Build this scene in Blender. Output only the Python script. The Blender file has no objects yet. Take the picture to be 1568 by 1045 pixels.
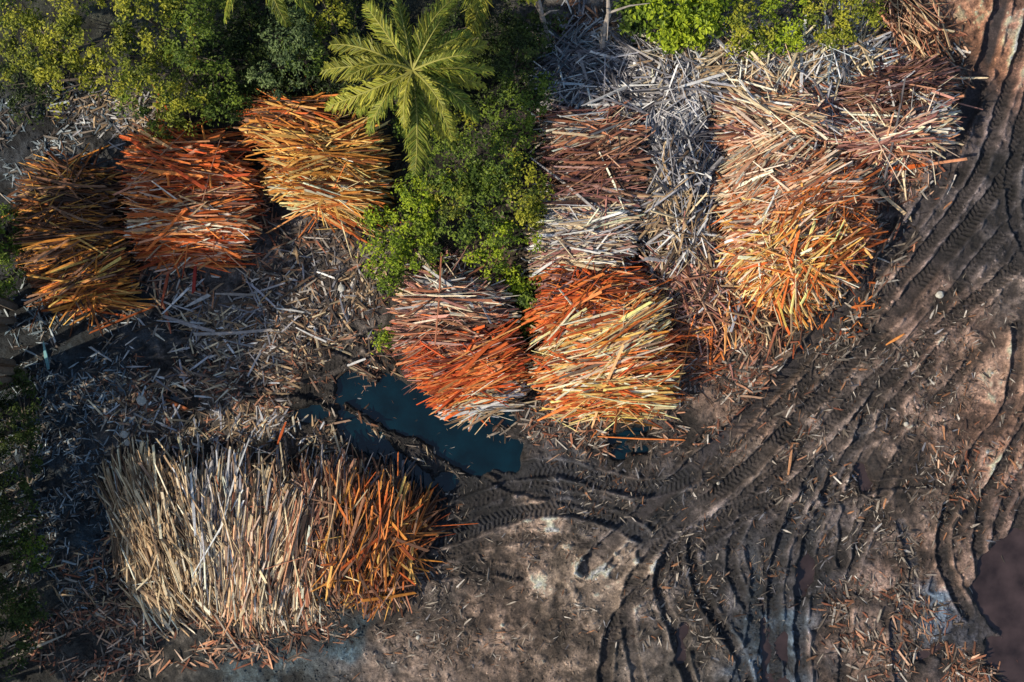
import bpy, math, numpy as np
from mathutils import Vector
rng=np.random.default_rng(11)
S=0.025; CH=40.0
def W(px,py,z=0.0):
    k=S*(1-z/CH)
    return (px-784)*k,(522.5-py)*k
def lin(c):
    c=np.asarray(c,float)/255.0
    return np.where(c<=0.04045,c/12.92,((c+0.055)/1.055)**2.4)
scene=bpy.context.scene
# ---------------------------------------------------------------- mesh helper
def make_mesh(name,V,F,C=None,mats=(),mi=None,smooth=False,loc=None):
    V=np.asarray(V,np.float32); F=np.asarray(F,np.int32)
    me=bpy.data.meshes.new(name)
    me.vertices.add(len(V)); me.vertices.foreach_set("co",V.ravel())
    k=F.shape[1]
    me.loops.add(F.size); me.loops.foreach_set("vertex_index",F.ravel())
    me.polygons.add(len(F)); me.polygons.foreach_set("loop_start",np.arange(len(F),dtype=np.int32)*k)
    if mi is not None: me.polygons.foreach_set("material_index",np.asarray(mi,np.int32))
    me.update(calc_edges=True)
    me.polygons.foreach_set("use_smooth",np.full(len(F),bool(smooth)))
    if C is not None:
        C=np.asarray(C,np.float32)
        if C.shape[1]==3: C=np.concatenate([C,np.ones((len(C),1),np.float32)],1)
        a=me.color_attributes.new("Col",'FLOAT_COLOR','POINT'); a.data.foreach_set("color",C.ravel())
    for m in mats: me.materials.append(m)
    ob=bpy.data.objects.new(name,me); scene.collection.objects.link(ob)
    return ob
# ---------------------------------------------------------------- noise
_T=np.random.default_rng(3).random((16,256,256)).astype(np.float32)
def vn(x,y,f,s=0):
    t=_T[s%16]; x=x*f+31.7*s; y=y*f+17.3*s
    xi=np.floor(x).astype(np.int64); yi=np.floor(y).astype(np.int64)
    fx=x-xi; fy=y-yi; fx=fx*fx*(3-2*fx); fy=fy*fy*(3-2*fy)
    a=t[xi&255,yi&255]; b=t[(xi+1)&255,yi&255]; c=t[xi&255,(yi+1)&255]; d=t[(xi+1)&255,(yi+1)&255]
    return (a*(1-fx)+b*fx)*(1-fy)+(c*(1-fx)+d*fx)*fy
def fbm(x,y,f,o=4,s=0):
    r=0;a=1;t=0
    for i in range(o):
        an=0.6*i+0.3*s; xr=x*math.cos(an)-y*math.sin(an); yr=x*math.sin(an)+y*math.cos(an)
        r=r+a*vn(xr,yr,f,s+i); t+=a; a*=0.5; f*=2.1
    return r/t
# ---------------------------------------------------------------- materials
def nmat(name):
    m=bpy.data.materials.new(name); m.use_nodes=True
    nt=m.node_tree; return m,nt,nt.nodes["Principled BSDF"]
def mk_ground():
    m,nt,b=nmat("mud_material"); N=nt.nodes; L=nt.links
    at=N.new("ShaderNodeAttribute"); at.attribute_name="Col"
    tc=N.new("ShaderNodeTexCoord")
    prev=at.outputs["Color"]
    for sc,lo,hi in ((4.5,0.65,1.35),(12,0.45,1.7)):
        n1=N.new("ShaderNodeTexNoise"); n1.inputs["Scale"].default_value=sc; n1.inputs["Detail"].default_value=8; n1.inputs["Roughness"].default_value=0.8
        L.new(tc.outputs["Object"],n1.inputs["Vector"])
        mr=N.new("ShaderNodeMapRange"); mr.inputs[1].default_value=0.36; mr.inputs[2].default_value=0.64; mr.inputs[3].default_value=lo; mr.inputs[4].default_value=hi
        L.new(n1.outputs["Fac"],mr.inputs[0])
        mx=N.new("ShaderNodeMix"); mx.data_type='RGBA'; mx.blend_type='MULTIPLY'; mx.inputs[0].default_value=1
        L.new(prev,mx.inputs[6]); L.new(mr.outputs[0],mx.inputs[7]); prev=mx.outputs[2]
    L.new(prev,b.inputs["Base Color"])
    L.new(at.outputs["Alpha"],b.inputs["Roughness"])
    n2=N.new("ShaderNodeTexNoise"); n2.inputs["Scale"].default_value=15; n2.inputs["Detail"].default_value=10; n2.inputs["Roughness"].default_value=0.8
    L.new(tc.outputs["Object"],n2.inputs["Vector"])
    bp=N.new("ShaderNodeBump"); bp.inputs["Strength"].default_value=1.0; bp.inputs["Distance"].default_value=0.11
    L.new(n2.outputs["Fac"],bp.inputs["Height"]); L.new(bp.outputs[0],b.inputs["Normal"])
    return m
def mk_wood():
    m,nt,b=nmat("sawn_wood_material"); N=nt.nodes; L=nt.links
    at=N.new("ShaderNodeAttribute"); at.attribute_name="Col"
    tc=N.new("ShaderNodeTexCoord")
    n1=N.new("ShaderNodeTexNoise"); n1.inputs["Scale"].default_value=7; n1.inputs["Detail"].default_value=6; n1.inputs["Roughness"].default_value=0.7
    L.new(tc.outputs["Object"],n1.inputs["Vector"])
    mr=N.new("ShaderNodeMapRange"); mr.inputs[1].default_value=0.3; mr.inputs[2].default_value=0.7; mr.inputs[3].default_value=0.6; mr.inputs[4].default_value=1.3
    L.new(n1.outputs["Fac"],mr.inputs[0])
    mx=N.new("ShaderNodeMix"); mx.data_type='RGBA'; mx.blend_type='MULTIPLY'; mx.inputs[0].default_value=1
    L.new(at.outputs["Color"],mx.inputs[6]); L.new(mr.outputs[0],mx.inputs[7]); L.new(mx.outputs[2],b.inputs["Base Color"])
    b.inputs["Roughness"].default_value=0.75; b.inputs["Specular IOR Level"].default_value=0.3
    return m
def mk_leaf():
    m,nt,b=nmat("leaf_material"); N=nt.nodes; L=nt.links
    at=N.new("ShaderNodeAttribute"); at.attribute_name="Col"
    L.new(at.outputs["Color"],b.inputs["Base Color"]); b.inputs["Roughness"].default_value=0.5; b.inputs["Specular IOR Level"].default_value=0.25
    tr=N.new("ShaderNodeBsdfTranslucent"); L.new(at.outputs["Color"],tr.inputs["Color"])
    ms=N.new("ShaderNodeMixShader"); ms.inputs[0].default_value=0.3
    L.new(b.outputs[0],ms.inputs[1]); L.new(tr.outputs[0],ms.inputs[2]); L.new(ms.outputs[0],N["Material Output"].inputs["Surface"])
    return m
def mk_simple(name,col,rough,noise=0.3,sc=6):
    m,nt,b=nmat(name); N=nt.nodes; L=nt.links
    tc=N.new("ShaderNodeTexCoord"); n1=N.new("ShaderNodeTexNoise"); n1.inputs["Scale"].default_value=sc; n1.inputs["Detail"].default_value=6
    L.new(tc.outputs["Object"],n1.inputs["Vector"])
    cr=N.new("ShaderNodeValToRGB"); c=np.array(col)
    cr.color_ramp.elements[0].position=0.3; cr.color_ramp.elements[1].position=0.7
    cr.color_ramp.elements[0].color=(*(c*(1-noise)),1); cr.color_ramp.elements[1].color=(*(c*(1+noise)),1)
    L.new(n1.outputs["Fac"],cr.inputs[0]); L.new(cr.outputs[0],b.inputs["Base Color"]); b.inputs["Roughness"].default_value=rough
    return m
def mk_water(name,col):
    m=mk_simple(name,col,0.08,0.5,1.3); nt=m.node_tree; b=nt.nodes["Principled BSDF"]
    n=nt.nodes.new("ShaderNodeTexNoise"); n.inputs["Scale"].default_value=3
    bp=nt.nodes.new("ShaderNodeBump"); bp.inputs["Strength"].default_value=0.12; bp.inputs["Distance"].default_value=0.02
    nt.links.new(n.outputs["Fac"],bp.inputs["Height"]); nt.links.new(bp.outputs[0],b.inputs["Normal"])
    return m
M_G=mk_ground(); M_W=mk_wood(); M_L=mk_leaf()
M_BARK=mk_simple("bark_material",(0.12,0.095,0.075),0.9,0.4,8)
M_ROCK=mk_simple("rock_material",(0.45,0.43,0.38),0.85,0.3,12)
M_TEAL=mk_water("puddle_material",(0.0005,0.0105,0.017))
M_BRN=mk_water("muddy_water_material",(0.040,0.027,0.027))
# ---------------------------------------------------------------- ground grid
def axis(lo,hi,st,far):
    a=list(np.arange(lo,hi+1e-6,st)); s=st
    r=[];x=a[-1]
    while x<far: s*=1.17; x+=s; r.append(x)
    l=[];x=a[0];s=st
    while x>-far: s*=1.17; x-=s; l.append(x)
    return np.array(l[::-1]+a+r),len(l),len(a)
ST=0.036
xs,ox,nx=axis(-20.4,20.4,ST,450); ys,oy,ny=axis(-13.8,13.8,ST,450)
X,Y=np.meshgrid(xs,ys,indexing='ij')
PX=X/S+784; PY=522.5-Y/S
far=np.clip((np.maximum(np.abs(X)-21,np.abs(Y)-15))/10,0,1)
wx=X+0.5*(fbm(X,Y,0.7,3,5)-0.5); wy=Y+0.5*(fbm(X,Y,0.7,3,8)-0.5)
big=fbm(X,Y,0.25,3,1)-0.5
med=fbm(wx,wy,1.1,4,2)-0.5
fin=fbm(wx,wy,4.0,4,6)-0.5
rid=1-np.abs(2*fbm(wx,wy,1.6,3,9)-1)*2.2
an=math.radians(52)+0.5*(fbm(X,Y,0.12,2,7)-0.5)
al=X*np.cos(an)+Y*np.sin(an); ac=-X*np.sin(an)+Y*np.cos(an)
smear=fbm(al*0.35+wx*0.08,ac*1.0,2.6,4,10)-0.5
rgt=np.clip((PX-760)/250,0,1)*np.clip((PY-1.0*(1500-PX)*1.0+350)/200,0.15,1)
Z=0.12*big+0.20*med+0.16*fin+0.05*np.clip(rid,0,1)+0.09*smear*rgt
Z*= (1-0.5*far)
CP=[(1490,60,(164,118,92),60),(1560,40,(132,100,86),60),(1440,130,(126,96,82),50),(1500,200,(84,74,73),70),(1560,300,(70,66,68),80),
(1470,360,(78,71,71),60),(1450,500,(126,104,94),60),(1500,560,(146,118,102),60),(1420,600,(118,99,90),60),(1300,640,(92,81,76),60),(1540,450,(96,85,80),50),
(1400,740,(96,82,75),70),(1530,650,(146,114,98),50),(1550,760,(104,86,80),50),(1300,800,(74,67,66),60),(1260,720,(84,73,68),60),(1240,880,(64,62,66),60),(1420,860,(112,92,82),60),
(1420,940,(80,93,108),40),(1320,960,(98,82,74),50),(1480,960,(68,68,76),40),(1180,950,(70,83,96),45),(1090,900,(72,68,70),50),(1000,940,(84,75,70),50),(940,900,(184,162,144),34),(870,880,(160,141,125),36),
(800,830,(142,122,108),38),(830,940,(136,118,104),40),(740,960,(116,98,86),60),(640,990,(102,88,79),60),(700,900,(76,68,64),50),(900,1000,(122,106,94),40),(1050,1010,(82,75,70),60),
(1180,1040,(62,73,86),40),(1330,1040,(98,80,70),50),(1500,1040,(64,53,49),50),(1000,780,(57,55,57),50),(850,740,(54,53,56),60),(1100,680,(84,74,68),50),(1150,600,(100,81,70),60),(1250,530,(94,79,68),60),
(700,760,(46,45,48),60),(620,700,(50,46,46),50),(500,600,(60,54,50),60),(450,400,(86,81,79),60),(520,470,(86,79,75),60),(350,460,(78,72,69),60),(420,540,(66,60,56),60),(300,580,(80,69,60),60),
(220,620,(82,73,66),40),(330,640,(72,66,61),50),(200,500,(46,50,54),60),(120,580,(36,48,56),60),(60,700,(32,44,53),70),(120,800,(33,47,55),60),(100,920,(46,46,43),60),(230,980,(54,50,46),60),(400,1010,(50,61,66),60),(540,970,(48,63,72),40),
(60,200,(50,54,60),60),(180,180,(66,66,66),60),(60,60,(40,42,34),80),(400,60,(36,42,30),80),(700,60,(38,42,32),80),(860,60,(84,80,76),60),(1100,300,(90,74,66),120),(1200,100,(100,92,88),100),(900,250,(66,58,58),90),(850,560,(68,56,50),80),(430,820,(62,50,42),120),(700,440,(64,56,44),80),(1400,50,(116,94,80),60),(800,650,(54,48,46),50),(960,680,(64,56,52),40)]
num=np.zeros(X.shape+(3,)); den=np.zeros(X.shape)
wpx=PX+60*(fbm(X,Y,0.8,3,12)-0.5)*2; wpy=PY+60*(fbm(X,Y,0.8,3,14)-0.5)*2
for (a,b_,c,r) in CP:
    w=1.0/(((wpx-a)**2+(wpy-b_)**2)/(r*r)+0.12)**2.2
    num+=w[...,None]*lin(c); den+=w
COL=num/den[...,None]
ROU=np.full(X.shape,0.8)
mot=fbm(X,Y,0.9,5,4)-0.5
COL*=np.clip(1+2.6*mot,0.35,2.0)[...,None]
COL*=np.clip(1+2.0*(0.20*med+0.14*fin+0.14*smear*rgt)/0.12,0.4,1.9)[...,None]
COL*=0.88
# ---- tracks
def cr_spline(pts,step=0.15):
    P=np.array([W(*p) for p in pts]); P=np.vstack([2*P[0]-P[1],P,2*P[-1]-P[-2]])
    out=[]
    for i in range(1,len(P)-2):
        n=max(2,int(np.linalg.norm(P[i+1]-P[i])/step))
        t=np.linspace(0,1,n,endpoint=False)[:,None]
        out.append(0.5*((2*P[i])+(-P[i-1]+P[i+1])*t+(2*P[i-1]-5*P[i]+4*P[i+1]-P[i+2])*t**2+(-P[i-1]+3*P[i]-3*P[i+1]+P[i+2])*t**3))
    return np.vstack(out+[P[-2:-1]])
def field(path,R):
    D=np.full(X.shape,9.0); SS=np.zeros(X.shape); s=0
    for i in range(len(path)-1):
        a=path[i];b=path[i+1];d=b-a;l=np.linalg.norm(d)
        if l<1e-6: continue
        lo=np.minimum(a,b)-R;hi=np.maximum(a,b)+R
        i0,i1=np.searchsorted(xs,[lo[0],hi[0]]);j0,j1=np.searchsorted(ys,[lo[1],hi[1]])
        if i1>i0 and j1>j0:
            x=X[i0:i1,j0:j1]-a[0];y=Y[i0:i1,j0:j1]-a[1];u=d/l
            t=np.clip(x*u[0]+y*u[1],0,l); dx=x-t*u[0];dy=y-t*u[1]
            dist=np.sqrt(dx*dx+dy*dy); sg=np.sign(x*u[1]-y*u[0]); sg[sg==0]=1
            sub=D[i0:i1,j0:j1]; m=dist<np.abs(sub)
            sub[m]=(dist*sg)[m]; SS[i0:i1,j0:j1][m]=(s+t)[m]
        s+=l
    return D,SS
DK=(52,48,49)
DB=(48,48,53)
TR=[
([(1590,-40),(1550,120),(1500,260),(1420,380),(1320,500),(1220,600),(1110,710),(1020,800),(940,880)],0.20,0.05,0.02,DK,0.5,0),
([(1640,240),(1500,400),(1380,540),(1290,630),(1190,720),(1090,800)],0.22,0.06,0.02,DK,0.6,0),
([(1640,300),(1520,440),(1420,560),(1340,660),(1300,760),(1290,860)],0.20,0.06,0.018,DK,0.6,0),
([(1480,560),(1400,660),(1340,780),(1300,900),(1290,1060)],0.18,0.06,0.016,DK,0.5,0),
([(1660,480),(1590,600),(1530,720),(1470,800),(1430,900)],0.18,0.06,0.016,DK,0.6,0),
([(1060,800),(990,860),(960,930),(980,1060)],0.22,0.07,0.018,DK,0.6,0),
([(640,800),(720,770),(800,745),(880,752),(960,775)],0.22,0.06,0.02,DK,0.6,0),
([(660,860),(740,832),(820,822),(900,832),(940,860)],0.2,0.05,0.02,DK,0.5,0),
([(1000,760),(1080,720),(1160,650),(1240,580)],0.2,0.05,0.016,DK,0.5,0),
([(1230,700),(1160,760),(1120,850),(1140,920),(1180,980),(1190,1060)],0.2,0.08,0.018,DK,0.7,0),
([(1660,600),(1600,680),(1545,760),(1520,840)],0.18,0.07,0.018,DK,0.7,0),
([(1660,260),(1590,330),(1540,350),(1480,420)],0.18,0.05,0.018,DK,0.6,0),
([(1545,-40),(1510,90),(1478,180),(1425,300),(1340,415),(1240,530),(1140,640),(1040,735),(960,808),(895,870)],0.29,0.16,0.004,(68,63,66),0.97,1),
([(1600,180),(1540,270),(1450,385),(1335,520),(1250,612),(1150,712),(1060,785),(985,850)],0.27,0.10,0.03,DK,0.9,1),
([(1610,-60),(1570,60),(1530,170),(1495,270),(1410,390),(1310,500)],0.22,0.08,0.022,(62,56,56),0.75,0),
([(1620,340),(1540,420),(1400,540),(1300,660),(1220,740),(1120,800),(1010,880),(940,960),(925,1045)],0.24,0.10,0.024,DK,0.8,0),
([(1600,90),(1560,200),(1552,330),(1600,420)],0.22,0.08,0.024,DK,0.7,0),
([(655,832),(720,812),(780,790),(850,778),(920,790),(985,820)],0.26,0.11,0.03,DB,0.9,0),
([(640,775),(720,742),(790,722),(860,718),(930,738),(1000,748),(1060,728)],0.30,0.12,0.028,DB,0.95,0),
([(700,690),(760,735),(850,760),(930,775)],0.2,0.08,0.016,DB,0.7,0),
([(1270,700),(1220,780),(1190,860),(1185,940),(1190,1060)],0.24,0.16,0.018,(50,53,60),0.9,0),
([(1180,760),(1090,800),(1060,850),(1085,930),(1130,1000),(1150,1060)],0.22,0.13,0.022,DK,0.9,0),
([(1120,790),(1030,840),(1010,900),(1030,960),(1060,1060)],0.2,0.12,0.022,DK,0.85,0),
([(1330,640),(1290,720),(1240,830),(1225,930),(1230,1060)],0.22,0.13,0.016,(50,53,60),0.85,0),
([(1150,840),(1160,900),(1150,980),(1120,1060)],0.2,0.09,0.016,(62,72,84),0.8,0),
([(1560,500),(1545,620),(1490,700),(1450,790),(1445,860),(1480,940)],0.24,0.13,0.02,DK,0.9,0),
([(1600,620),(1545,700),(1505,780),(1500,860),(1520,920)],0.22,0.11,0.02,DK,0.85,0),
([(1600,720),(1560,800),(1540,860)],0.2,0.10,0.016,DK,0.8,0),
([(1440,740),(1340,745),(1270,770)],0.16,0.10,0.0,DK,0.7,0),
([(1400,640),(1300,690),(1260,760)],0.18,0.10,0.016,DK,0.7,0),
([(540,575),(590,625),(650,670),(720,712),(760,735)],0.10,-0.16,0.0,(84,72,64),0.7,0),
([(380,600),(470,600),(540,640),(600,700),(660,745)],0.22,0.14,0.016,(46,42,42),0.8,0),
([(200,560),(300,560),(400,585),(500,560),(560,520)],0.22,0.12,0.016,(48,44,44),0.75,0),
([(470,520),(540,540),(600,590)],0.2,0.12,0.016,(44,41,41),0.7,0),
([(1380,800),(1400,880),(1370,960),(1380,1050)],0.2,0.08,0.016,(76,84,98),0.6,0),
([(660,880),(740,870),(800,880)],0.2,0.07,0.016,DK,0.6,0),
([(1250,500),(1330,420),(1400,330)],0.14,0.06,0.0,DK,0.5,0),
]
NA=fbm(X,Y,2.4,3,0)-0.5; NB=fbm(X,Y,0.9,3,2); NC=vn(X,Y,1.9,1); ND=fbm(X,Y,1.5,2,5)-0.5; NE=vn(X,Y,0.7,5)
roadmask=np.zeros(X.shape)
for k,(pts,hw,dep,tread,c,cs,rd) in enumerate(TR):
    r1,r2=k*53,k*31
    na,nb,nc,nd,ne=[np.roll(q,(r1,r2),(0,1)) for q in (NA,NB,NC,ND,NE)]
    path=cr_spline(pts); D,SS=field(path,0.8); ad=np.abs(D)+0.16*na
    m=np.clip((hw+0.04-ad)/0.08,0,1); m=m*m*(3-2*m)
    br=np.clip((nb-0.33)*5,0,1)
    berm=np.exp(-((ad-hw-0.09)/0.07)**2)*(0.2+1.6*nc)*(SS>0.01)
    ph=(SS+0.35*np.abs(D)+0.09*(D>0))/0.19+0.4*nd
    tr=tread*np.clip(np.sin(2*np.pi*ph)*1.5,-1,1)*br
    if dep>0:
        Z=Z*(1-0.6*m)-dep*m*(0.6+0.8*ne)+tr*m+0.7*dep*berm*(1-m)
        cm=(cs*m*(0.6+0.4*br))[...,None]
        mm=0.35 if k==12 else 0.9
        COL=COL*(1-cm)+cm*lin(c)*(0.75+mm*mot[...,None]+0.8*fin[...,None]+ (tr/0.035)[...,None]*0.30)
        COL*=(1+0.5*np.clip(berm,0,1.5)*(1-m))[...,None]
    else:
        Z=Z-dep*m*(0.6+0.7*nc); COL=COL*(1-(cs*m)[...,None])+(cs*m)[...,None]*lin(c)
    if rd: roadmask=np.maximum(roadmask,(ad<hw+0.0)*1.0)
# ---- puddles
WL=-0.20
PD=[([(538,596),(600,630),(660,655),(735,702)],27,'t'),([(600,600),(690,640),(775,698)],26,'t'),([(530,652),(600,702),(650,735)],19,'t'),([(650,620),(730,640),(770,640)],16,'t'),([(680,690),(785,708)],16,'t'),([(640,725),(690,740)],10,'t'),
([(935,674),(1000,654)],6,'t'),([(950,694),(992,690)],8,'t'),([(450,636),(490,636)],10,'t'),([(265,612),(288,640)],6,'t'),([(305,545),(335,552)],6,'t'),
([(1560,850),(1530,900),(1570,960),(1600,1010)],38,'b'),([(1245,860),(1225,905)],12,'b'),([(1170,925),(1175,1060)],7,'b'),([(1530,1000),(1600,1060)],26,'b'),([(1320,720),(1330,745)],6,'b'),([(1200,980),(1205,1050)],7,'b'),([(1050,960),(1040,1010)],6,'b'),([(1440,990),(1400,1010)],5,'b')]
Dt=np.full(X.shape,9.0);Db=np.full(X.shape,9.0)
PN=0.6*(fbm(X,Y,1.6,4,7)-0.5)
for pts,r,kd in PD:
    D,_=field(cr_spline(pts,0.25),2.0); ad=np.abs(D)-r*S+PN
    if kd=='t': Dt=np.minimum(Dt,ad)
    else: Db=np.minimum(Db,ad)
D=np.minimum(Dt,Db)
Dr,_=field(cr_spline([(530,622),(580,655),(640,690),(700,722)]),0.6); rm=np.clip((0.16-np.abs(Dr)+0.2*(fbm(X,Y,3,3,3)-.5))/0.12,0,1)
m=np.clip((0.12-D)/0.3,0,1); m=m*m*(3-2*m); m=m*(1-rm)
Zp=-0.42+0.06*fin
Z=Z*(1-m)+Zp*m
low=(Z<WL)&(D>0.15); Z[low]=WL+0.02+(Z[low]-WL)*0.1
Z=np.where((D>0.35)&(Z<WL+0.02),WL+0.02,Z)
wet=np.clip((0.5-D)/0.5,0,1)*(1-far)
COL*=(1-0.45*wet)[...,None]; ROU-=0.35*wet
for (a,b_,rx,ry) in [(1180,960,60,90),(1420,930,70,50),(540,970,60,25),(400,1010,60,25),(960,760,90,30),(100,700,120,180)]:
    e=np.exp(-(((wpx-a)/rx)**2+((wpy-b_)/ry)**2)); ROU-=0.28*e*(1-far)
ROU=np.clip(ROU,0.35,1)
COL=np.clip(COL,0.004,0.5)
nX,nY=X.shape
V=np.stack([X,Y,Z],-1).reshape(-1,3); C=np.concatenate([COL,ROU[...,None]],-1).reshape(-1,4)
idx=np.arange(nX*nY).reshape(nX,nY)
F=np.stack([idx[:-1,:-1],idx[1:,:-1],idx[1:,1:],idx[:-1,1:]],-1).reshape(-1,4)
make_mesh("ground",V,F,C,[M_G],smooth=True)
def submesh(name,mask,zarr,mat,col=None):
    mf=mask[:-1,:-1]&mask[1:,:-1]&mask[1:,1:]&mask[:-1,1:]
    f=F.reshape(nX-1,nY-1,4)[mf]
    u,inv=np.unique(f,return_inverse=True)
    v=V[u].copy(); v[:,2]=zarr.reshape(-1)[u]
    return make_mesh(name,v,inv.reshape(-1,4),C[u] if col is None else col,[mat],smooth=True)
submesh("dirt_road",roadmask>0.5,Z+0.004,M_G)
submesh("puddle",Dt<0.4,np.full(X.shape,WL),M_TEAL)
submesh("muddy_puddle",(Db<0.4)&(Dt>=0.4),np.full(X.shape,WL),M_BRN)
def gi(x,y):
    return np.clip(np.searchsorted(xs,x),0,nX-1),np.clip(np.searchsorted(ys,y),0,nY-1)
def gz(x,y):
    i,j=gi(x,y); return Z[i,j]
# ---- mud clods (one mesh)
def clods(n):
    x=rng.uniform(-19.8,20.2,n); y=rng.uniform(-13.3,13.3,n)
    i,j=gi(x,y); keep=(fbm(x,y,0.8,3,6)+0.8*fin[i,j]>rng.uniform(0.3,0.75,n))&(Z[i,j]>WL+0.03)&(roadmask[i,j]<0.5)
    x=x[keep];y=y[keep];i=i[keep];j=j[keep];n=len(x)
    r=0.018+0.06*rng.random(n)**3
    base=np.array([[1,0,0],[0.3,0.9,0],[-0.8,0.6,0],[-0.8,-0.6,0],[0.3,-0.95,0],[0.1,0.1,0.8]])
    th=rng.random(n)*6.28; c,s=np.cos(th),np.sin(th)
    P=base[None]*rng.uniform(0.6,1.3,(n,6,1))*r[:,None,None]
    Vx=P[...,0]*c[:,None]-P[...,1]*s[:,None]+x[:,None]; Vy=P[...,0]*s[:,None]+P[...,1]*c[:,None]+y[:,None]
    Vz=P[...,2]+Z[i,j][:,None]-0.006
    f=np.array([[q,(q+1)%5,5] for q in range(5)]); Fq=(np.arange(n)[:,None,None]*6+f[None]).reshape(-1,3)
    col=COL[i,j]*rng.uniform(0.6,2.0,(n,1)); col=np.clip(col,0.01,0.5)
    Cc=np.concatenate([np.repeat(col,6,0),np.full((n*6,1),0.85)],1)
    make_mesh("mud_clods",np.stack([Vx,Vy,Vz],-1).reshape(-1,3),Fq,Cc,[M_G])
clods(75000)
# ---------------------------------------------------------------- planks
PAL={
'orange':[(218,116,54),(232,138,68),(200,96,42),(240,164,98),(146,68,34),(226,126,62)],
'red':[(216,92,42),(230,108,50),(186,76,38),(236,134,78),(118,54,34),(200,86,44),(238,160,112)],
'yellow':[(240,202,128),(244,214,146),(234,178,92),(216,144,60),(178,100,46),(238,192,110)],
'pale':[(236,218,186),(226,204,168),(246,234,208),(208,182,146),(146,120,100)],
'cream':[(248,226,174),(242,214,150),(252,238,200),(230,186,120),(200,146,90)],
'grey':[(192,190,192),(162,160,166),(214,212,210),(120,118,122),(90,86,90),(178,172,170),(228,226,222)],
'dgrey':[(124,122,128),(90,88,94),(146,144,148),(66,64,68)],
'mauve':[(158,110,100),(138,92,86),(178,128,114),(100,66,62),(192,152,140),(76,54,54)],
'peach':[(240,192,158),(230,172,134),(246,212,186),(210,144,106),(218,158,120),(174,112,84),(248,224,202)],
'tan':[(200,170,132),(170,142,112),(218,196,158),(120,98,78),(188,156,118),(84,68,54)],
'brown':[(110,78,60),(80,58,46),(138,96,70),(60,44,38),(156,118,92)],
'amber':[(204,132,54),(224,154,70),(162,94,40),(116,66,34),(236,180,98),(92,54,34)],
'rust':[(168,112,86),(144,90,68),(190,138,108),(110,74,58),(206,166,138)],
'mud':[(82,74,68),(104,94,86),(138,126,114),(62,54,50),(176,164,150)],
'bluish':[(150,164,172),(110,126,136),(84,98,108),(186,196,200)],
'litter':[(170,158,144),(128,112,100),(94,82,72),(176,126,92),(214,204,192),(70,60,54),(84,74,68)],
}
def pal_cols(name,n,alb=0.95):
    names=name.split('+'); out=np.zeros((n,3)); pick=rng.integers(0,len(names),n)
    for k,nm in enumerate(names):
        p=lin(PAL[nm]); s=pick==k; out[s]=p[rng.integers(0,len(p),s.sum())]
    return np.clip(out*alb*np.clip(rng.normal(1,0.2,(n,1)),0.45,1.5),0.01,0.85)
def planks(c,L,w,t,yaw,pitch,roll,col,bow=None,taper=None):
    n=len(L); K=3
    u=np.stack([np.cos(yaw)*np.cos(pitch),np.sin(yaw)*np.cos(pitch),np.sin(pitch)],-1)
    s0=np.stack([-np.sin(yaw),np.cos(yaw),np.zeros(n)],-1); n0=np.cross(u,s0)
    s=s0*np.cos(roll)[:,None]+n0*np.sin(roll)[:,None]; nn=np.cross(u,s)
    bow=rng.normal(0,0.012,n)*L if bow is None else bow
    bows=rng.normal(0,0.014,n)*L
    V=np.zeros((n,K,4,3))
    for k,tt in enumerate([-0.5,0.0,0.5]):
        ww=w*(1+rng.normal(0,0.12,n)) if k==1 else w*rng.uniform(0.25,1.1,n)
        cen=c+u*(L*tt)[:,None]+(s*bows[:,None]+nn*bow[:,None])*(1 if k==1 else 0)
        for q,(a,b) in enumerate([(-.5,-.5),(.5,-.5),(.5,.5),(-.5,.5)]):
            sk=rng.normal(0,0.02,n)*(k!=1)
            V[:,k,q]=cen+s*(ww*a*(0.85 if b>0 else 1))[:,None]+nn*(t*b)[:,None]+u*sk[:,None]*3
    f=[]
    for k in range(K-1):
        for q in range(4):
            q2=(q+1)%4; f.append([k*4+q,k*4+q2,(k+1)*4+q2,(k+1)*4+q])
    f.append([3,2,1,0]); f.append([8,9,10,11])
    f=np.array(f); Fq=(np.arange(n)[:,None,None]*12+f[None]).reshape(-1,4)
    cc=np.repeat(col[:,None,:],12,1)*np.repeat(rng.uniform(0.75,1.15,(n,3,1)),4,1)
    return V.reshape(-1,3),Fq,cc.reshape(-1,3)
class Acc:
    def __init__(s): s.V=[];s.F=[];s.C=[];s.M=[];s.o=0
    def add(s,V,F,C,m=0):
        s.V.append(V);s.F.append(F+s.o);s.C.append(C);s.M.append(np.full(len(F),m));s.o+=len(V)
    def obj(s,name,mats,smooth=False):
        return make_mesh(name,np.vstack(s.V),np.vstack(s.F),np.vstack(s.C),mats,np.concatenate(s.M),smooth)
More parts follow.
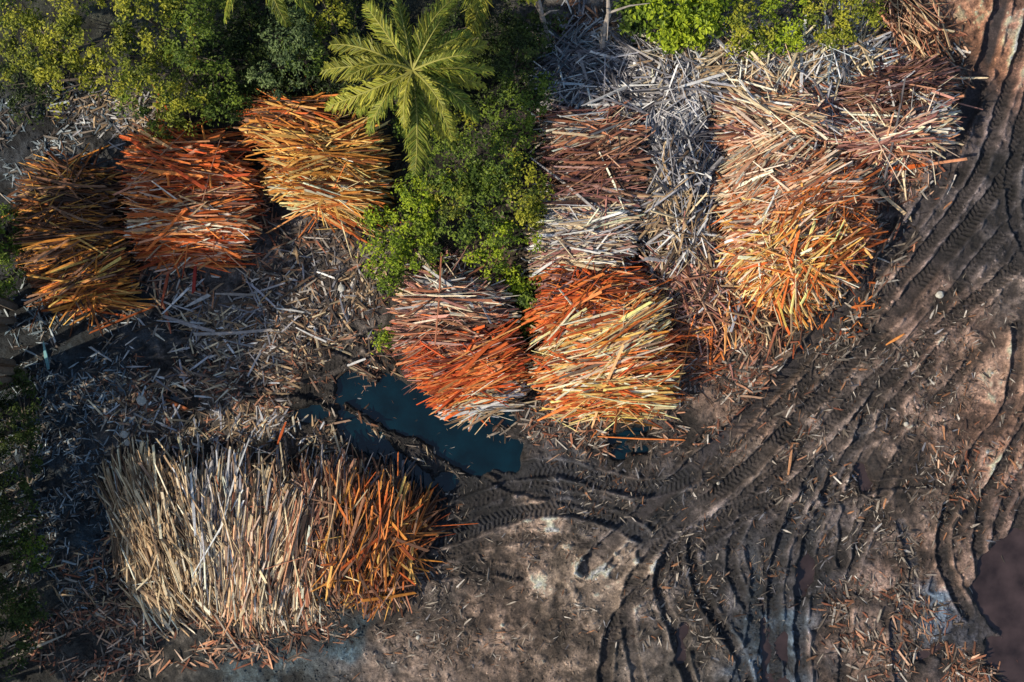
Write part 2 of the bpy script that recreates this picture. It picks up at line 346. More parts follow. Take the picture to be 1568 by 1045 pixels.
def pile(name,dome,hmax,patches,rough=1.0):
    cx,cy,rx,ry,rot,p=dome
    zc=hmax*0.6; dx,dy=W(cx,cy,zc); rx*=S*(1-zc/CH); ry*=S*(1-zc/CH); ca,sa=math.cos(math.radians(rot)),math.sin(math.radians(rot))
    def H(x,y):
        a=((x-dx)*ca+(y-dy)*sa)/rx; b=(-(x-dx)*sa+(y-dy)*ca)/ry
        e=np.abs(a)**p+np.abs(b)**p
        return hmax*np.clip(1-e,0,1)**0.5*(0.62+0.7*fbm(x,y,0.8,3,2))
    A=Acc()
    for (px,py,ha,hc,ang,sd,pal,n) in patches:
        n=int(n*1.9); z0=hmax*0.7
        X0,Y0=W(px,py,z0); ha*=S*(1-z0/CH); hc*=S*(1-z0/CH)*1.15; a=math.radians(ang)
        small=rng.random(n)<0.4; out=rng.random(n)<0.07
        L=rng.uniform(0.5,1.0,n)*min(3.8,2*ha); L=np.where(small,L*rng.uniform(0.3,0.9,n),L)
        mx_=np.maximum(ha-L/2,0.12)
        u=rng.uniform(-1,1,n)*mx_+rng.normal(0,0.24,n)+out*rng.normal(0,0.55,n); v=rng.uniform(-1,1,n)*hc+rng.normal(0,0.15,n)+out*rng.normal(0,0.5,n)
        v*= 1-0.25*(np.abs(u)/ha)**2
        x=X0+u*math.cos(a)-v*math.sin(a); y=Y0+u*math.sin(a)+v*math.cos(a)
        rr=rng.random(n); sdv=np.where(rr<0.2,sd*2.5,np.where(rr<0.24,sd*6,sd)); sdv=np.where(out,np.maximum(sd*3,35),sdv)
        yaw=a+np.radians(rng.normal(0,1,n)*sdv)+0.6*(vn(x,y,0.9,3)-0.5)
        h=H(x,y); g=gz(x,y)
        fr=rng.random(n)**0.4
        ex,ey=np.cos(yaw)*L*0.42,np.sin(yaw)*L*0.42
        sl=(H(x+ex,y+ey)-H(x-ex,y-ey))/(0.84*L)
        pit=np.clip(0.65*sl,-0.45,0.45)+rng.normal(0,0.07,n)*rough
        z=np.maximum(h*fr,0.04)+g+np.abs(np.sin(pit))*L*0.12
        z=np.maximum(z,g+0.03+np.abs(np.sin(pit))*L*0.45*(h<0.3))
        w=0.026+0.10*rng.random(n)**1.5; w=np.where(small,w*0.6,w); t=rng.uniform(0.012,0.045,n)
        V,F,C=planks(np.stack([x,y,z],-1),L,w,t,yaw,pit,rng.normal(0,0.35,n)*rough,pal_cols(pal,n))
        A.add(V,F,C)
    return A.obj(name,[M_W])
pile("wood_plank_pile",(108,358,92,112,0,3),1.5,[
 (100,295,75,40,-8,12,'amber+brown',190),(105,350,80,35,0,12,'amber+brown',190),(110,400,82,35,12,12,'amber+brown',190),(130,435,70,30,8,10,'amber+orange+amber',150)])
pile("wood_plank_pile",(288,300,112,100,0,3),1.9,[
 (275,225,98,25,-4,9,'orange+brown+red',170),(285,262,106,28,-14,10,'orange+red+orange+rust',200),(290,300,104,25,-6,9,'orange+red+peach+rust',180),(288,335,104,24,6,9,'peach+orange+tan+orange',190),(285,368,90,24,4,8,'orange+peach+red',190)])
pile("wood_plank_pile",(482,238,112,92,-12,3),1.9,[
 (450,185,96,26,-8,12,'amber+orange+brown',190),(480,215,106,26,-16,11,'yellow+amber',200),(495,245,104,24,14,10,'yellow+amber',190),(505,272,94,24,-8,10,'yellow+cream+amber',190),(508,300,82,20,-16,8,'cream+yellow+orange',160)])
pile("wood_plank_pile",(405,820,245,138,-4,3.2),1.7,[
 (210,795,112,40,-76,8,'tan+tan+pale',360),(268,815,118,42,-74,8,'tan+pale+tan',400),(340,812,118,32,-86,6,'grey+pale',330),
 (392,836,116,36,86,7,'pale+peach+tan+peach',380),(445,842,106,34,84,7,'pale+peach+tan',320),(502,798,92,34,80,14,'brown+tan+rust+brown',250),(552,820,98,32,76,15,'orange+brown+amber',270),(600,826,84,30,72,18,'orange+amber+brown',240),
 (295,895,60,100,-62,12,'tan+pale',200),(435,925,45,105,-70,16,'peach+tan+mud',150),(390,735,44,200,88,20,'tan+dgrey+brown',200),(550,890,46,56,60,28,'amber+rust',110)])
pile("wood_plank_pile",(704,535,108,118,-8,3),1.6,[
 (690,450,85,24,0,14,'mauve+grey+peach+pale',140),(692,478,92,22,6,11,'pale+mauve+peach',160),(688,508,92,22,-8,11,'mauve+brown+rust+red',180),(705,536,88,20,8,10,'red+mauve+red',170),(722,562,80,20,16,8,'red+orange',220),(735,588,70,18,18,8,'red+orange',170),(742,613,62,14,14,9,'pale+grey+tan',110)])
pile("wood_plank_pile",(925,528,130,128,-10,3),1.9,[
 (905,432,94,24,14,12,'red+mauve+orange',190),(900,465,102,24,18,9,'red+orange',210),(915,498,110,24,24,8,'cream+yellow+pale+orange',220),(918,525,112,22,24,8,'cream+pale+yellow',230),(915,550,104,20,14,8,'pale+orange+red',170),(940,575,112,22,18,9,'orange+yellow+red+peach',210),(945,604,102,22,10,9,'yellow+orange+cream',190),(995,560,52,60,-30,30,'red+rust+orange',60)])
pile("wood_plank_pile",(905,290,92,140,0,3),1.5,[
 (915,178,80,24,8,14,'pale+grey+mauve+rust',140),(910,210,82,22,18,15,'mauve+pale+peach+rust',150),(920,245,80,22,16,18,'mauve+brown+rust',160),(915,280,80,22,6,18,'mauve+brown',160),(905,315,80,22,14,16,'mauve+grey+pale',150),(900,348,82,22,6,14,'pale+grey',160),(890,380,78,20,-4,15,'pale+mauve+grey',150),(880,408,68,16,-12,15,'pale+grey+tan',110)],1.3)
pile("weathered_plank_heap",(1035,270,72,150,0,3),1.4,[
 (1030,190,58,48,62,28,'grey',170),(1035,235,62,48,-62,28,'grey+dgrey',170),(1045,290,62,45,70,28,'grey+tan+dgrey',170),(1040,340,62,46,50,30,'grey+tan',160),(1050,385,55,46,-50,30,'mauve+grey+tan',150)],1.8)
pile("weathered_plank_heap",(1100,120,300,76,2,3),1.2,[
 (880,90,52,38,20,30,'dgrey+bluish',110),(870,135,52,42,30,30,'bluish+grey+dgrey',110),(950,120,62,44,-30,30,'grey+dgrey',170),(1040,95,62,36,35,34,'grey+pale+tan',180),(1050,140,62,34,-40,34,'grey',170),(1130,110,66,40,10,34,'grey+pale+tan',180),(1210,100,66,40,30,34,'grey+pale',180),(1290,85,66,34,35,32,'grey+bluish+tan',170),(1200,140,70,22,-20,26,'grey+tan+peach',120),(1320,60,50,30,40,28,'grey+tan',100),(1385,85,45,30,30,30,'grey+rust+tan',90),(985,165,50,26,0,35,'grey',90)],1.8)
pile("wood_plank_pile",(1200,185,115,50,0,3),1.4,[
 (1175,165,90,20,-6,12,'peach+tan+grey+pale',170),(1180,192,92,22,-14,12,'peach+pale+mauve',180),(1270,170,70,26,-10,16,'mauve+grey+peach',130),(1280,205,70,22,14,14,'pale+mauve+grey',120),(1180,215,82,16,8,12,'peach+rust',120)],1.2)
pile("wood_plank_pile",(1368,178,102,82,6,3),1.5,[
 (1385,120,84,24,10,11,'mauve+brown+mauve',170),(1370,150,96,24,10,10,'mauve+rust+brown',180),(1375,180,94,22,12,12,'pale+mauve+grey',160),(1385,207,78,20,14,14,'pale+peach+grey',130),(1335,228,92,16,4,14,'mauve+peach',110),(1360,245,70,20,8,25,'rust+pale+mauve',70),(1430,150,40,40,30,30,'pale+mauve+grey',50)],1.2)
pile("wood_plank_pile",(1212,338,130,130,-20,3),1.9,[
 (1165,240,78,30,34,9,'peach+pale',220),(1190,270,102,30,32,8,'peach+pale+peach',230),(1250,252,92,24,4,14,'peach+rust+mauve',170),(1265,290,92,26,22,16,'orange+peach+rust+pale',190),(1200,312,104,26,26,14,'peach+orange+pale',220),(1195,350,98,28,30,18,'peach+yellow+rust',210),(1270,335,74,30,10,20,'orange+rust+peach',160),(1190,390,88,28,36,26,'yellow+orange+peach+cream',200),(1250,385,74,34,30,28,'orange+yellow+peach',180),(1205,430,72,24,-30,28,'yellow+orange+tan',150),(1285,355,62,40,50,30,'orange+rust',100)],1.4)
pile("broken_plank_heap",(1090,455,100,75,-20,2.5),0.8,[
 (1050,425,50,45,-40,35,'rust+mauve+tan',130),(1110,440,50,45,40,40,'rust+tan+grey',140),(1075,490,50,40,-35,40,'rust+mauve+brown',130),(1140,470,50,35,-60,35,'rust+tan+orange',110),(1070,535,40,30,30,40,'orange+rust+brown',80),(1180,490,45,28,50,40,'rust+tan',60)],1.6)
pile("broken_plank_heap",(1405,60,50,60,0,2.5),0.6,[(1385,25,45,30,-60,25,'rust+tan+brown',50),(1420,70,45,30,-40,35,'rust+brown+tan',55)],1.6)
# ---------------------------------------------------------------- scattered debris
def debris(name,blobs):
    A=Acc()
    for (cx,cy,rx,ry,n,pal,lmin,lmax,ang,sd) in blobs:
        n=int(n*1.7); r=np.sqrt(rng.random(n))*rng.uniform(0.7,1.3,n); th=rng.random(n)*2*np.pi
        x,y=W(cx+rx*r*np.cos(th),cy+ry*r*np.sin(th))
        keep=fbm(x,y,0.9,3,3)>rng.uniform(0.3,0.65,n); x=x[keep];y=y[keep]; n=len(x)
        if n==0: continue
        L=lmin+(lmax-lmin)*rng.random(n)**3.0; w=np.clip(L*rng.uniform(0.05,0.3,n),0.014,0.08); t=rng.uniform(0.006,0.022,n)
        yaw=np.radians(rng.normal(ang,sd,n)); pit=rng.normal(0,0.12,n)
        z=gz(x,y)+0.012+t/2+np.abs(np.sin(pit))*L*0.3
        inpud=z<WL+0.02; z=np.where(inpud,WL+0.005,z)
        i,j=gi(x,y)
        k2=~(inpud&(rng.random(n)<0.93))&~((roadmask[i,j]>0.5)&(rng.random(n)<0.8))
        V,F,C=planks(np.stack([x,y,z],-1)[k2],L[k2],w[k2],t[k2],yaw[k2],pit[k2],rng.normal(0,0.3,n)[k2],pal_cols(pal,n,0.8)[k2])
        A.add(V,F,C)
    return A.obj(name,[M_W])
debris("wood_debris",[
 (460,430,130,120,1900,'mud+mud+brown+dgrey',0.05,0.7,20,60),(460,400,100,110,200,'litter',0.2,1.3,60,60),(330,500,140,70,1300,'mud+litter',0.05,0.7,10,50),(350,480,120,60,120,'tan+grey',0.5,2.2,-5,40),
 (380,540,180,80,260,'tan+pale+grey',0.25,1.3,0,45),(460,430,120,100,160,'tan+grey+rust',0.25,1.2,40,60),(280,620,140,60,200,'tan+pale+rust',0.2,1.1,-10,50),(560,560,70,60,100,'tan+rust',0.2,1.0,-30,40),(400,665,150,30,160,'tan+grey+pale',0.3,1.3,70,35),
 (300,610,160,80,1700,'litter+mud+rust',0.04,0.5,0,60),(480,590,130,70,1300,'mud+rust+brown',0.04,0.5,-10,50),(110,620,110,130,2000,'bluish+mud',0.04,0.5,0,70),(90,790,90,150,1900,'bluish+mud',0.04,0.45,0,70),(60,510,70,60,500,'bluish+mud',0.05,0.8,20,70),
 (140,460,80,60,400,'bluish+mud',0.05,0.6,0,70),(80,200,120,60,900,'mud+bluish',0.05,0.7,0,70),(180,180,80,40,500,'tan+mud+grey',0.1,1.0,30,50),(60,260,60,60,300,'mud+bluish',0.1,0.8,0,60),
 (330,650,150,35,700,'tan+mud+grey',0.1,0.9,60,50),(540,690,70,40,250,'litter+mud',0.05,0.4,-20,50),(180,900,90,90,900,'mud+rust+tan',0.05,0.7,0,60),(330,970,180,45,1300,'mud+rust+peach',0.05,0.8,0,60),(120,990,120,60,700,'mud+rust',0.05,0.9,20,60),
 (470,980,110,40,700,'litter+rust+mud',0.05,0.6,0,60),(690,850,60,100,400,'litter+mud',0.05,0.5,0,60),(800,900,150,110,600,'litter+mud',0.04,0.3,0,60),(900,650,180,50,900,'litter+rust+mud',0.05,0.6,20,50),(880,600,230,60,350,'peach+orange+litter',0.05,0.7,20,50),
 (1110,560,110,60,1300,'rust+litter+mud',0.05,0.8,30,50),(1100,500,110,80,1300,'rust+mauve+mud',0.1,1.0,20,60),(1240,470,90,60,900,'litter+orange+mud',0.05,0.8,40,50),(1340,340,60,90,1000,'litter+rust+mud',0.05,0.9,45,40),(1400,240,50,90,700,'litter+rust',0.05,0.8,60,40),(1420,80,60,90,500,'rust+litter',0.1,1.0,-50,40),
 (1450,170,30,90,250,'litter',0.05,0.4,60,40),(1150,650,130,60,700,'litter+mud+rust',0.04,0.5,40,50),(1300,560,110,60,500,'litter+mud',0.04,0.4,45,40),(1330,740,160,110,900,'litter+mud',0.04,0.5,40,60),(1480,560,90,120,500,'litter+mud',0.04,0.3,50,60),(1500,720,80,60,400,'rust+litter',0.04,0.4,-50,40),
 (1350,960,100,80,800,'rust+litter+mud',0.05,0.7,-50,50),(1480,1020,80,30,500,'rust+litter',0.04,0.6,0,60),(1420,860,100,60,450,'litter+mud',0.04,0.4,0,60),(1090,920,110,110,600,'litter+mud',0.04,0.4,60,60),(950,800,140,60,450,'litter+mud',0.04,0.3,30,50),(720,690,80,50,200,'mud+tan',0.05,0.5,-40,40),
 (720,410,80,30,250,'tan+mauve',0.2,1.2,0,50),(850,230,30,160,350,'mauve+grey+brown',0.1,1.2,0,50),(560,400,30,70,260,'tan+mud',0.1,0.9,70,40),(400,330,25,70,160,'brown+rust',0.1,1.0,0,60),(230,430,90,40,400,'mud+litter+rust',0.1,1.1,60,50),(1000,60,150,30,300,'grey+tan',0.2,1.2,0,50),
 (640,1000,120,50,400,'litter+mud',0.04,0.3,0,60),(784,700,780,340,5000,'litter+mud+dgrey',0.03,0.2,0,90),(1200,750,420,300,2600,'mud+brown+dgrey',0.04,0.4,50,50),(870,40,60,60,250,'grey+brown',0.1,1.2,60,50)])
def board(name,items):
    A=Acc()
    for (x1,y1,x2,y2,w,c,z) in items:
        a=W(x1,y1,z);b=W(x2,y2,z); L=math.dist(a,b)
        V,F,C=planks(np.array([[(a[0]+b[0])/2,(a[1]+b[1])/2,z+gz(np.array([(a[0]+b[0])/2]),np.array([(a[1]+b[1])/2]))[0]]]),np.array([L]),np.array([w]),np.array([0.04]),np.array([math.atan2(b[1]-a[1],b[0]-a[0])]),np.array([0.02]),np.array([0.1]),lin([c])*0.85,bow=np.array([0.01]))
        A.add(V,F,C)
    return A.obj(name,[M_W])
board("loose_plank",[(1345,259,1415,253,0.2,(245,118,50),0.75)])
board("loose_plank",[(232,606,320,645,0.18,(216,124,74),0.2)])
board("loose_plank",[(1358,527,1383,512,0.14,(230,150,80),0.08)])
board("loose_plank",[(1207,728,1213,682,0.09,(205,150,110),0.08)])
board("loose_plank",[(252,485,330,508,0.14,(160,150,145),0.18),(300,512,420,505,0.14,(175,165,158),0.18),(262,400,248,470,0.12,(180,90,60),0.2),(300,395,296,450,0.13,(170,60,50),0.2),(330,450,390,452,0.12,(160,150,140),0.15),(285,470,320,452,0.16,(195,190,183),0.15),(246,455,262,510,0.1,(190,110,80),0.1),(425,680,437,648,0.12,(200,96,44),0.5)])
board("loose_plank",[(66,525,74,565,0.14,(120,170,175),0.08),(20,1005,100,972,0.16,(170,160,145),0.15)])
# ---------------------------------------------------------------- tubes
def tube(A,pts,rad,m,sides=7,col=(1,1,1)):
    pts=np.array(pts,float); n=len(pts); Vv=[]
    for i in range(n):
        d=pts[min(i+1,n-1)]-pts[max(i-1,0)]; d/=np.linalg.norm(d)+1e-9
        h=np.array([0,1,0]) if abs(d[1])<0.9 else np.array([1,0,0])
        a=np.cross(d,h);a/=np.linalg.norm(a);b=np.cross(d,a)
        for k in range(sides):
            t=2*math.pi*k/sides; Vv.append(pts[i]+rad[i]*(a*math.cos(t)+b*math.sin(t)))
    f=[[i*sides+k,i*sides+(k+1)%sides,(i+1)*sides+(k+1)%sides,(i+1)*sides+k] for i in range(n-1) for k in range(sides)]
    A.add(np.array(Vv),np.array(f),np.tile(np.array(col,float),(len(Vv),1)),m)
# ---------------------------------------------------------------- foliage
GR={'yg':[(0.42,0.41,0.045),(0.20,0.235,0.03),(0.06,0.09,0.02)],
    'bright':[(0.40,0.48,0.03),(0.20,0.29,0.025),(0.06,0.10,0.015)],
    'green':[(0.20,0.27,0.035),(0.095,0.15,0.025),(0.035,0.065,0.016)],
    'blue':[(0.20,0.27,0.10),(0.11,0.165,0.065),(0.045,0.075,0.035)],
    'dark':[(0.08,0.115,0.025),(0.045,0.07,0.02),(0.02,0.036,0.014)]}
def leaves(A,P,Nrm,size,col,asp=0.5):
    n=len(P); r=rng.normal(0,1,(n,3)); N_=Nrm/np.linalg.norm(Nrm,axis=1,keepdims=True)
    a=np.cross(N_,r); a/=np.linalg.norm(a,axis=1,keepdims=True)+1e-9; b=np.cross(N_,a)
    s=size[:,None]; fold=N_*s*0.15
    V=np.stack([P-a*s*0.5,P-b*s*asp*0.5+fold*0.6-a*s*0.05,P+a*s*0.5-fold,P+b*s*asp*0.5+fold*0.6-a*s*0.05],1)
    F=np.arange(n*4).reshape(n,4)
    A.add(V.reshape(-1,3),F,np.repeat(col,4,0),0)
def plant(name,blobs,dens=1.0,lsize=(0.09,0.18),mat=None):
    A=Acc(); bx=np.mean([W(b[0],b[1],b[3])[0] for b in blobs]); by=np.mean([W(b[0],b[1],b[3])[1] for b in blobs])
    for (px,py,r,zc,zr,pal) in blobs:
        x,y=W(px,py,zc); R=r*S*(1-zc/CH)
        K=max(12,int(R*R*17*dens)+6)
        d=rng.normal(0,1,(K,3)); d[:,2]=np.abs(d[:,2])*1.0-0.25; d/=np.linalg.norm(d,axis=1,keepdims=True)
        lump=0.78+0.5*vn(d[:,0]*2+px*0.1,d[:,1]*2+py*0.1,1.0,5)
        rr=lump*rng.uniform(0.5,1.15,K)
        cp=np.stack([x+d[:,0]*R*rr,y+d[:,1]*R*rr,zc+d[:,2]*zr*rr+rng.normal(0,0.12,K)],-1)
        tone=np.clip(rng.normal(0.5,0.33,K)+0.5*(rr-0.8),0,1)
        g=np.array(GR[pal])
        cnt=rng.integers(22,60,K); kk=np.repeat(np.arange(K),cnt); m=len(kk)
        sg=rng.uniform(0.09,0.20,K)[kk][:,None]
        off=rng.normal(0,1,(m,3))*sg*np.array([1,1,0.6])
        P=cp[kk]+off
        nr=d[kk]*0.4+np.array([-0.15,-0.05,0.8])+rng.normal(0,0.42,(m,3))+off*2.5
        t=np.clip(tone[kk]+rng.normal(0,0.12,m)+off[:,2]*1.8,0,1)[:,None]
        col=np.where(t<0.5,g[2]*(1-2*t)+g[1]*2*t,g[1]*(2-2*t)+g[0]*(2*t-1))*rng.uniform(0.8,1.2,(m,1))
        P[:,2]=np.maximum(P[:,2],0.03)
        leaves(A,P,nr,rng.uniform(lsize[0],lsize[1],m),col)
        base=np.array([bx*0.7+x*0.3,by*0.7+y*0.3,-0.05]); top=np.array([x,y,zc+zr*0.3])
        mid=(base*0.45+top*0.55)+np.array([rng.normal(0,0.12),rng.normal(0,0.12),0])
        tube(A,[base,mid,top],[0.05+0.02*zc,0.035+0.01*zc,0.015],1)
        for q in range(5):
            e=cp[rng.integers(0,K)]; tube(A,[mid,(mid+e)/2+np.array([0,0,0.1]),e],[0.03,0.02,0.008],1,5)
    return A.obj(name,[M_L,M_BARK])
plant("broadleaf_tree",[(150,40,62,3.2,1.0,'yg'),(225,25,60,3.6,1.0,'yg'),(290,60,50,3.0,1.0,'green'),(205,90,52,3.2,0.9,'yg'),(260,120,46,2.5,0.9,'yg'),(300,15,40,3.2,0.9,'green')])
plant("broadleaf_tree",[(60,95,46,2.6,0.9,'yg'),(35,55,36,2.4,0.8,'yg'),(110,125,42,2.4,0.8,'yg'),(85,35,42,2.6,0.8,'yg'),(20,10,34,2.2,0.8,'green')])
plant("shrub",[(225,150,42,1.6,0.8,'green'),(290,165,40,1.5,0.8,'yg'),(340,140,38,1.6,0.8,'green'),(255,180,26,1.1,0.6,'yg'),(340,172,24,1.1,0.6,'green')])
plant("shrub",[(445,60,38,2.2,0.9,'blue'),(430,110,34,1.8,0.8,'blue'),(470,95,28,1.8,0.8,'green'),(450,20,30,2.0,0.8,'blue')])
plant("undergrowth",[(355,90,55,0.9,0.5,'dark'),(390,40,60,0.9,0.5,'dark'),(410,140,45,0.8,0.4,'dark'),(520,120,60,0.8,0.5,'dark'),(560,40,60,0.9,0.5,'dark'),(700,50,60,0.8,0.5,'dark'),(720,120,60,0.8,0.5,'dark'),(640,170,50,0.8,0.5,'green'),(350,20,50,1,0.5,'dark'),(30,130,50,0.6,0.4,'dark'),(800,40,50,0.7,0.4,'dark'),(500,170,30,0.8,0.4,'dark')],1.2)
plant("shrub",[(500,20,36,1.6,0.8,'yg'),(470,45,26,1.4,0.6,'green'),(690,200,30,1.4,0.6,'yg')])
plant("shrub",[(790,100,40,2.0,0.9,'dark'),(815,140,36,1.8,0.8,'green'),(780,165,40,1.6,0.8,'green'),(800,70,30,1.6,0.7,'dark')])
plant("shrub",[(750,240,56,2.0,0.9,'green'),(800,290,44,1.8,0.9,'yg'),(700,260,48,1.8,0.9,'green'),(735,320,56,1.9,0.9,'green'),(780,365,40,1.4,0.8,'bright'),(750,400,28,1.0,0.6,'bright'),(790,200,36,1.5,0.7,'green'),(820,320,26,1.1,0.6,'yg'),(690,300,30,2.0,0.6,'yg')])
plant("shrub",[(620,330,44,1.5,0.8,'bright'),(600,385,40,1.3,0.7,'bright'),(650,295,38,1.5,0.8,'bright'),(595,425,28,0.9,0.6,'bright'),(640,385,32,1.1,0.6,'bright'),(665,350,32,1.2,0.7,'green'),(580,330,22,0.9,0.5,'bright')])
plant("shrub",[(808,455,16,0.7,0.5,'green'),(800,490,14,0.5,0.4,'green'),(595,520,12,0.5,0.35,'bright'),(790,430,14,0.6,0.4,'bright')],1.6)
plant("shrub",[(1010,20,42,1.6,0.7,'bright'),(1065,25,42,1.6,0.7,'bright'),(1040,50,32,1.3,0.6,'bright'),(970,20,28,1.1,0.6,'green'),(1090,5,32,1.3,0.6,'bright')],1.2,(0.14,0.28))
plant("shrub",[(1150,45,40,1.4,0.7,'yg'),(1200,30,42,1.4,0.7,'bright'),(1260,25,42,1.4,0.7,'yg'),(1145,75,24,1.0,0.5,'bright'),(1310,20,36,1.2,0.6,'yg'),(1180,65,26,1.0,0.5,'bright')],1.2)
plant("shrub",[(8,385,34,1.2,0.7,'green'),(5,430,32,1.0,0.6,'green'),(15,340,24,1.0,0.6,'green')])
plant("shrub",[(15,640,45,1.3,0.8,'dark'),(25,700,38,1.2,0.7,'dark'),(20,760,34,1.2,0.7,'dark'),(20,810,42,1.3,0.8,'dark'),(45,850,30,1.2,0.7,'green'),(20,910,40,1.2,0.7,'dark'),(30,600,30,1,0.6,'dark'),(10,980,36,1,0.6,'dark'),(40,940,26,1,0.5,'dark')])
for (px,py,zc,r) in [(-125,345,5.5,100),(-130,480,6,115),(-130,580,6.3,110),(-130,670,6,115),(-120,790,4.8,110),(-140,900,4.2,115),(-140,1000,3.9,110),(-120,1090,3.6,100)]:
    bl=[]
    for q in range(6):
        a=q*1.05+rng.random(); bl.append((px+r*0.55*math.cos(a),py+r*0.6*math.sin(a),r*0.5,zc+rng.normal(0,0.4),1.2,'green'))
    plant("forest_tree",bl,0.65,(0.18,0.36))
# ---------------------------------------------------------------- palms
def palm(name,px,py,zt,fronds,base_off=(0.5,0.3)):
    A=Acc(); x,y=W(px,py,zt)
    top=np.array([x,y,zt]); base=np.array([x+base_off[0],y+base_off[1],-0.1])
    pts=[base*(1-t)+top*t+np.array([math.sin(t*3.1)*0.15,0,0]) for t in np.linspace(0,1,9)]
    tube(A,pts,list(np.linspace(0.24,0.13,9)),1,10)
    for (az,Ln,up,droop) in fronds:
        a=math.radians(az+rng.normal(0,4)); Ln=Ln*rng.uniform(0.9,1.05); h=np.array([math.cos(a),math.sin(a),0]); sd=np.array([-h[1],h[0],0]); curve=rng.normal(0,0.17)
        K=40; t=np.linspace(0,1,K)
        hor=Ln*(t-0.08*t**3); zz=Ln*(up*t-droop*t**2.2)
        R=top+h*hor[:,None]+sd*(curve*Ln*t**2)[:,None]+np.array([0,0,1])*zz[:,None]
        tube(A,R[::3],list(np.linspace(0.045,0.010,len(R[::3]))),2,5,(0.42,0.40,0.10))
        tan=np.gradient(R,axis=0); tan/=np.linalg.norm(tan,axis=1,keepdims=True)
        tone=rng.uniform(0.7,1.25)
        yel=rng.random()
        roll=rng.normal(0,0.4)
        i=np.arange(4,K); 
        for side in (-1,1):
            for rep in (0,0.33,0.66):
                tt=np.clip(t[i]+rep/K+rng.normal(0,0.010,len(i)),0,1); p0=np.stack([np.interp(tt,t,R[:,c]) for c in range(3)],-1)
                T=tan[i]; s=np.cross(T,[0,0,1.0]); s/=np.linalg.norm(s,axis=1,keepdims=True); s=s*side*math.cos(roll)+np.array([0,0,1.0])*math.sin(roll)*side
                ll=(0.80*np.sin(np.pi*np.clip(tt*0.84+0.12,0,1))**0.7+0.06)*Ln/3.2*rng.uniform(0.6,1.12,len(i))
                clump=0.2*np.sin(tt*41+az)[:,None]
                d1=s*0.72+T*(0.80+clump)+np.array([0,0,0.0])+rng.normal(0,0.10,(len(i),3)); d1/=np.linalg.norm(d1,axis=1,keepdims=True)
                d2=s*0.36+T*(0.70+clump)+np.array([0,0,-0.75])+rng.normal(0,0.2,(len(i),3)); d2/=np.linalg.norm(d2,axis=1,keepdims=True)
                p1=p0+d1*(ll*0.5)[:,None]; p2=p1+d2*(ll*0.5)[:,None]
                wv=np.cross(d1,[0,0,1.0]); wv/=np.linalg.norm(wv,axis=1,keepdims=True); wv=wv*0.85+np.array([0,0,1.0])*rng.normal(0.2*side,0.45,(len(i),1)); wd=0.024
                Vq=np.stack([p0-wv*wd*0.6,p0+wv*wd*0.6,p1+wv*wd,p1-wv*wd,p2+wv*0.004,p2-wv*0.004],1).reshape(-1,3)
                n=len(i); b=np.arange(n)[:,None]*6
                Fq=np.concatenate([b+np.array([[0,1,2,3]]),b+np.array([[3,2,4,5]])],0)
                yy=np.clip(yel*0.8+rng.normal(0,0.2,(n,1)),0,1)
                c=(np.array([0.13,0.19,0.028])*(1-yy)+np.array([0.46,0.42,0.06])*yy)*tone*rng.uniform(0.5,1.45,(n,1))
                A.add(Vq,Fq,np.repeat(c,6,0),0)
    for q in range(6):
        a=q*1.05; c=top+np.array([math.cos(a)*0.2,math.sin(a)*0.2,-0.25])
        tube(A,[c+[0,0,0.13],c+[0,0,0.07],c,c-[0,0,0.08],c-[0,0,0.13]],[0.02,0.09,0.11,0.08,0.02],1,8)
    return A.obj(name,[M_L,M_BARK,M_L])
fr=[(175,3.4,.35,.5),(150,3.2,.35,.5),(125,3.0,.5,.5),(93,2.7,.5,.4),(70,3.1,.4,.45),(44,2.7,.4,.5),(20,2.7,.35,.5),(-3,3.0,.3,.5),(-26,3.0,.3,.6),(-42,2.9,.3,.6),(-68,2.6,.3,.7),(-84,3.7,.25,.55),(-98,3.6,.2,.6),(-125,2.9,.3,.7),(-150,3.4,.3,.6),
 (160,2.2,.8,.5),(60,2.0,.9,.5),(-50,2.0,.8,.5),(-110,2.2,.7,.6),(10,2.0,.8,.5),(-12,2.6,.0,.8),(198,2.6,.0,.8),(-55,2.6,-.1,.9)]
palm("coconut_palm",632,108,5.6,fr)
palm("coconut_palm",400,-85,5.0,[(a,2.8,.3,.6) for a in range(0,360,30)])
palm("coconut_palm",735,-80,5.0,[(a,2.8,.3,.6) for a in range(0,360,28)])
# ---------------------------------------------------------------- bare trunks
def bare(name,p,H=2.5):
    A=Acc(); P=[]
    for (a,b,z) in p: q=W(a,b,z); P.append([q[0],q[1],z])
    tube(A,P,list(np.linspace(0.14,0.05,len(P))),0,8)
    for k in range(1,len(P)-1):
        for q in range(3):
            e=np.array(P[k])+np.array([rng.normal(0,0.6),rng.normal(0,0.6),rng.uniform(0.2,0.8)]); tube(A,[P[k],(np.array(P[k])+e)/2+[0,0.05,0.1],e],[0.05,0.03,0.01],0,6)
    return A.obj(name,[mk_simple("dead_bark_material",(0.30,0.26,0.23),0.9,0.4,7)])
bare("dead_tree",[(925,95,0),(922,60,1.2),(932,20,2.2),(930,-20,3.0)])
bare("dead_tree",[(838,60,0),(830,25,1.2),(822,-15,2.2)])
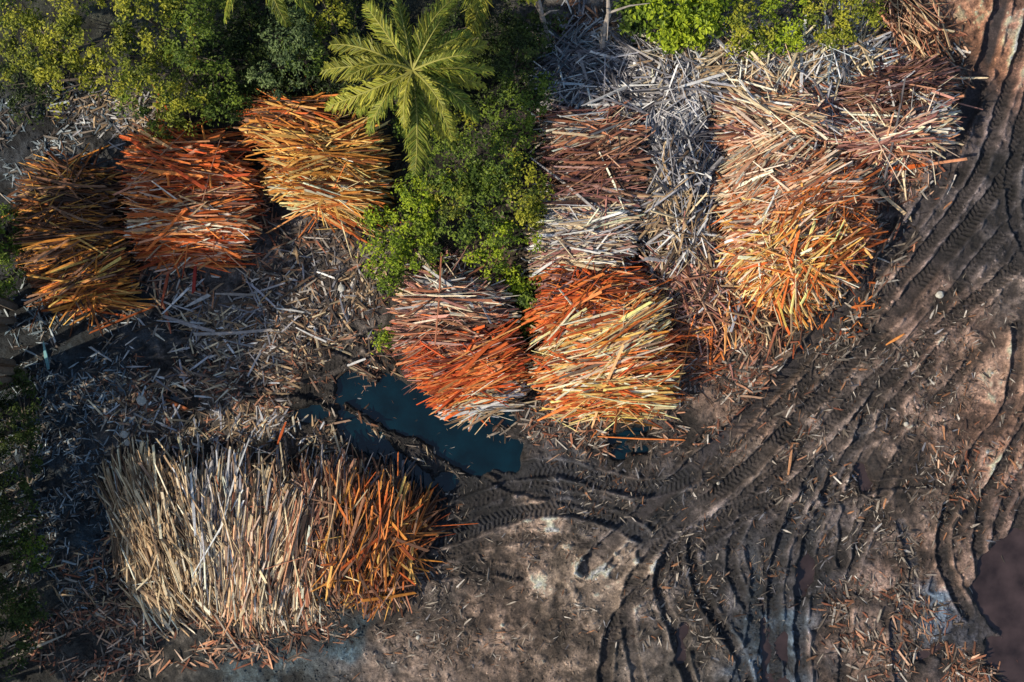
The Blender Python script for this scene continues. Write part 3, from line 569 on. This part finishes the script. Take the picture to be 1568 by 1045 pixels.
# ---------------------------------------------------------------- rocks
import bmesh
def rock(px,py,r):
    bm=bmesh.new(); bmesh.ops.create_icosphere(bm,subdivisions=3,radius=r)
    o=rng.random(3)*50
    for v in bm.verts:
        n=float(fbm(np.array([v.co.x/r+o[0]]),np.array([v.co.y/r+o[1]+v.co.z/r]),1.3,3,4)[0]); v.co*=0.7+0.6*n; v.co.z*=0.7
    me=bpy.data.meshes.new("rock"); bm.to_mesh(me); bm.free(); me.materials.append(M_ROCK)
    ob=bpy.data.objects.new("rock",me); scene.collection.objects.link(ob); x,y=W(px,py); ob.location=(x,y,gz(np.array([x]),np.array([y]))[0]+r*0.35)
for a in [(1438,452,0.15),(523,441,0.14),(218,614,0.2),(192,665,0.14),(1388,650,0.09),(196,678,0.12),(1295,372,0.1),(640,975,0.08),(1100,740,0.07)]: rock(*a)
# ---------------------------------------------------------------- light, world, camera
el=math.radians(37); dx_,dy_=-1.0,-0.42; l=math.hypot(dx_,dy_); dx_/=l;dy_/=l
dirn=Vector((dx_*math.cos(el),dy_*math.cos(el),math.sin(el)))
sun=bpy.data.lights.new("sun",'SUN'); sun.energy=5.0; sun.angle=math.radians(0.6); sun.color=(1.0,0.88,0.69)
so=bpy.data.objects.new("sun",sun); scene.collection.objects.link(so); so.rotation_euler=dirn.to_track_quat('Z','Y').to_euler()
w=bpy.data.worlds.new("World"); scene.world=w; w.use_nodes=True; nt=w.node_tree
sk=nt.nodes.new("ShaderNodeTexSky"); sk.sky_type='NISHITA'; sk.sun_disc=False; sk.sun_elevation=el; sk.sun_rotation=math.atan2(dx_,dy_); sk.air_density=1.2
nt.links.new(sk.outputs[0],nt.nodes["Background"].inputs[0]); nt.nodes["Background"].inputs[1].default_value=0.14
cam=bpy.data.cameras.new("camera"); cam.sensor_width=36; cam.lens=36*CH/(1568*S); cam.clip_end=2000
co=bpy.data.objects.new("camera",cam); scene.collection.objects.link(co); co.location=(0,0,CH); co.rotation_euler=(0,0,0)
scene.camera=co
scene.view_settings.view_transform='Standard'; scene.view_settings.look='None'; scene.view_settings.exposure=0
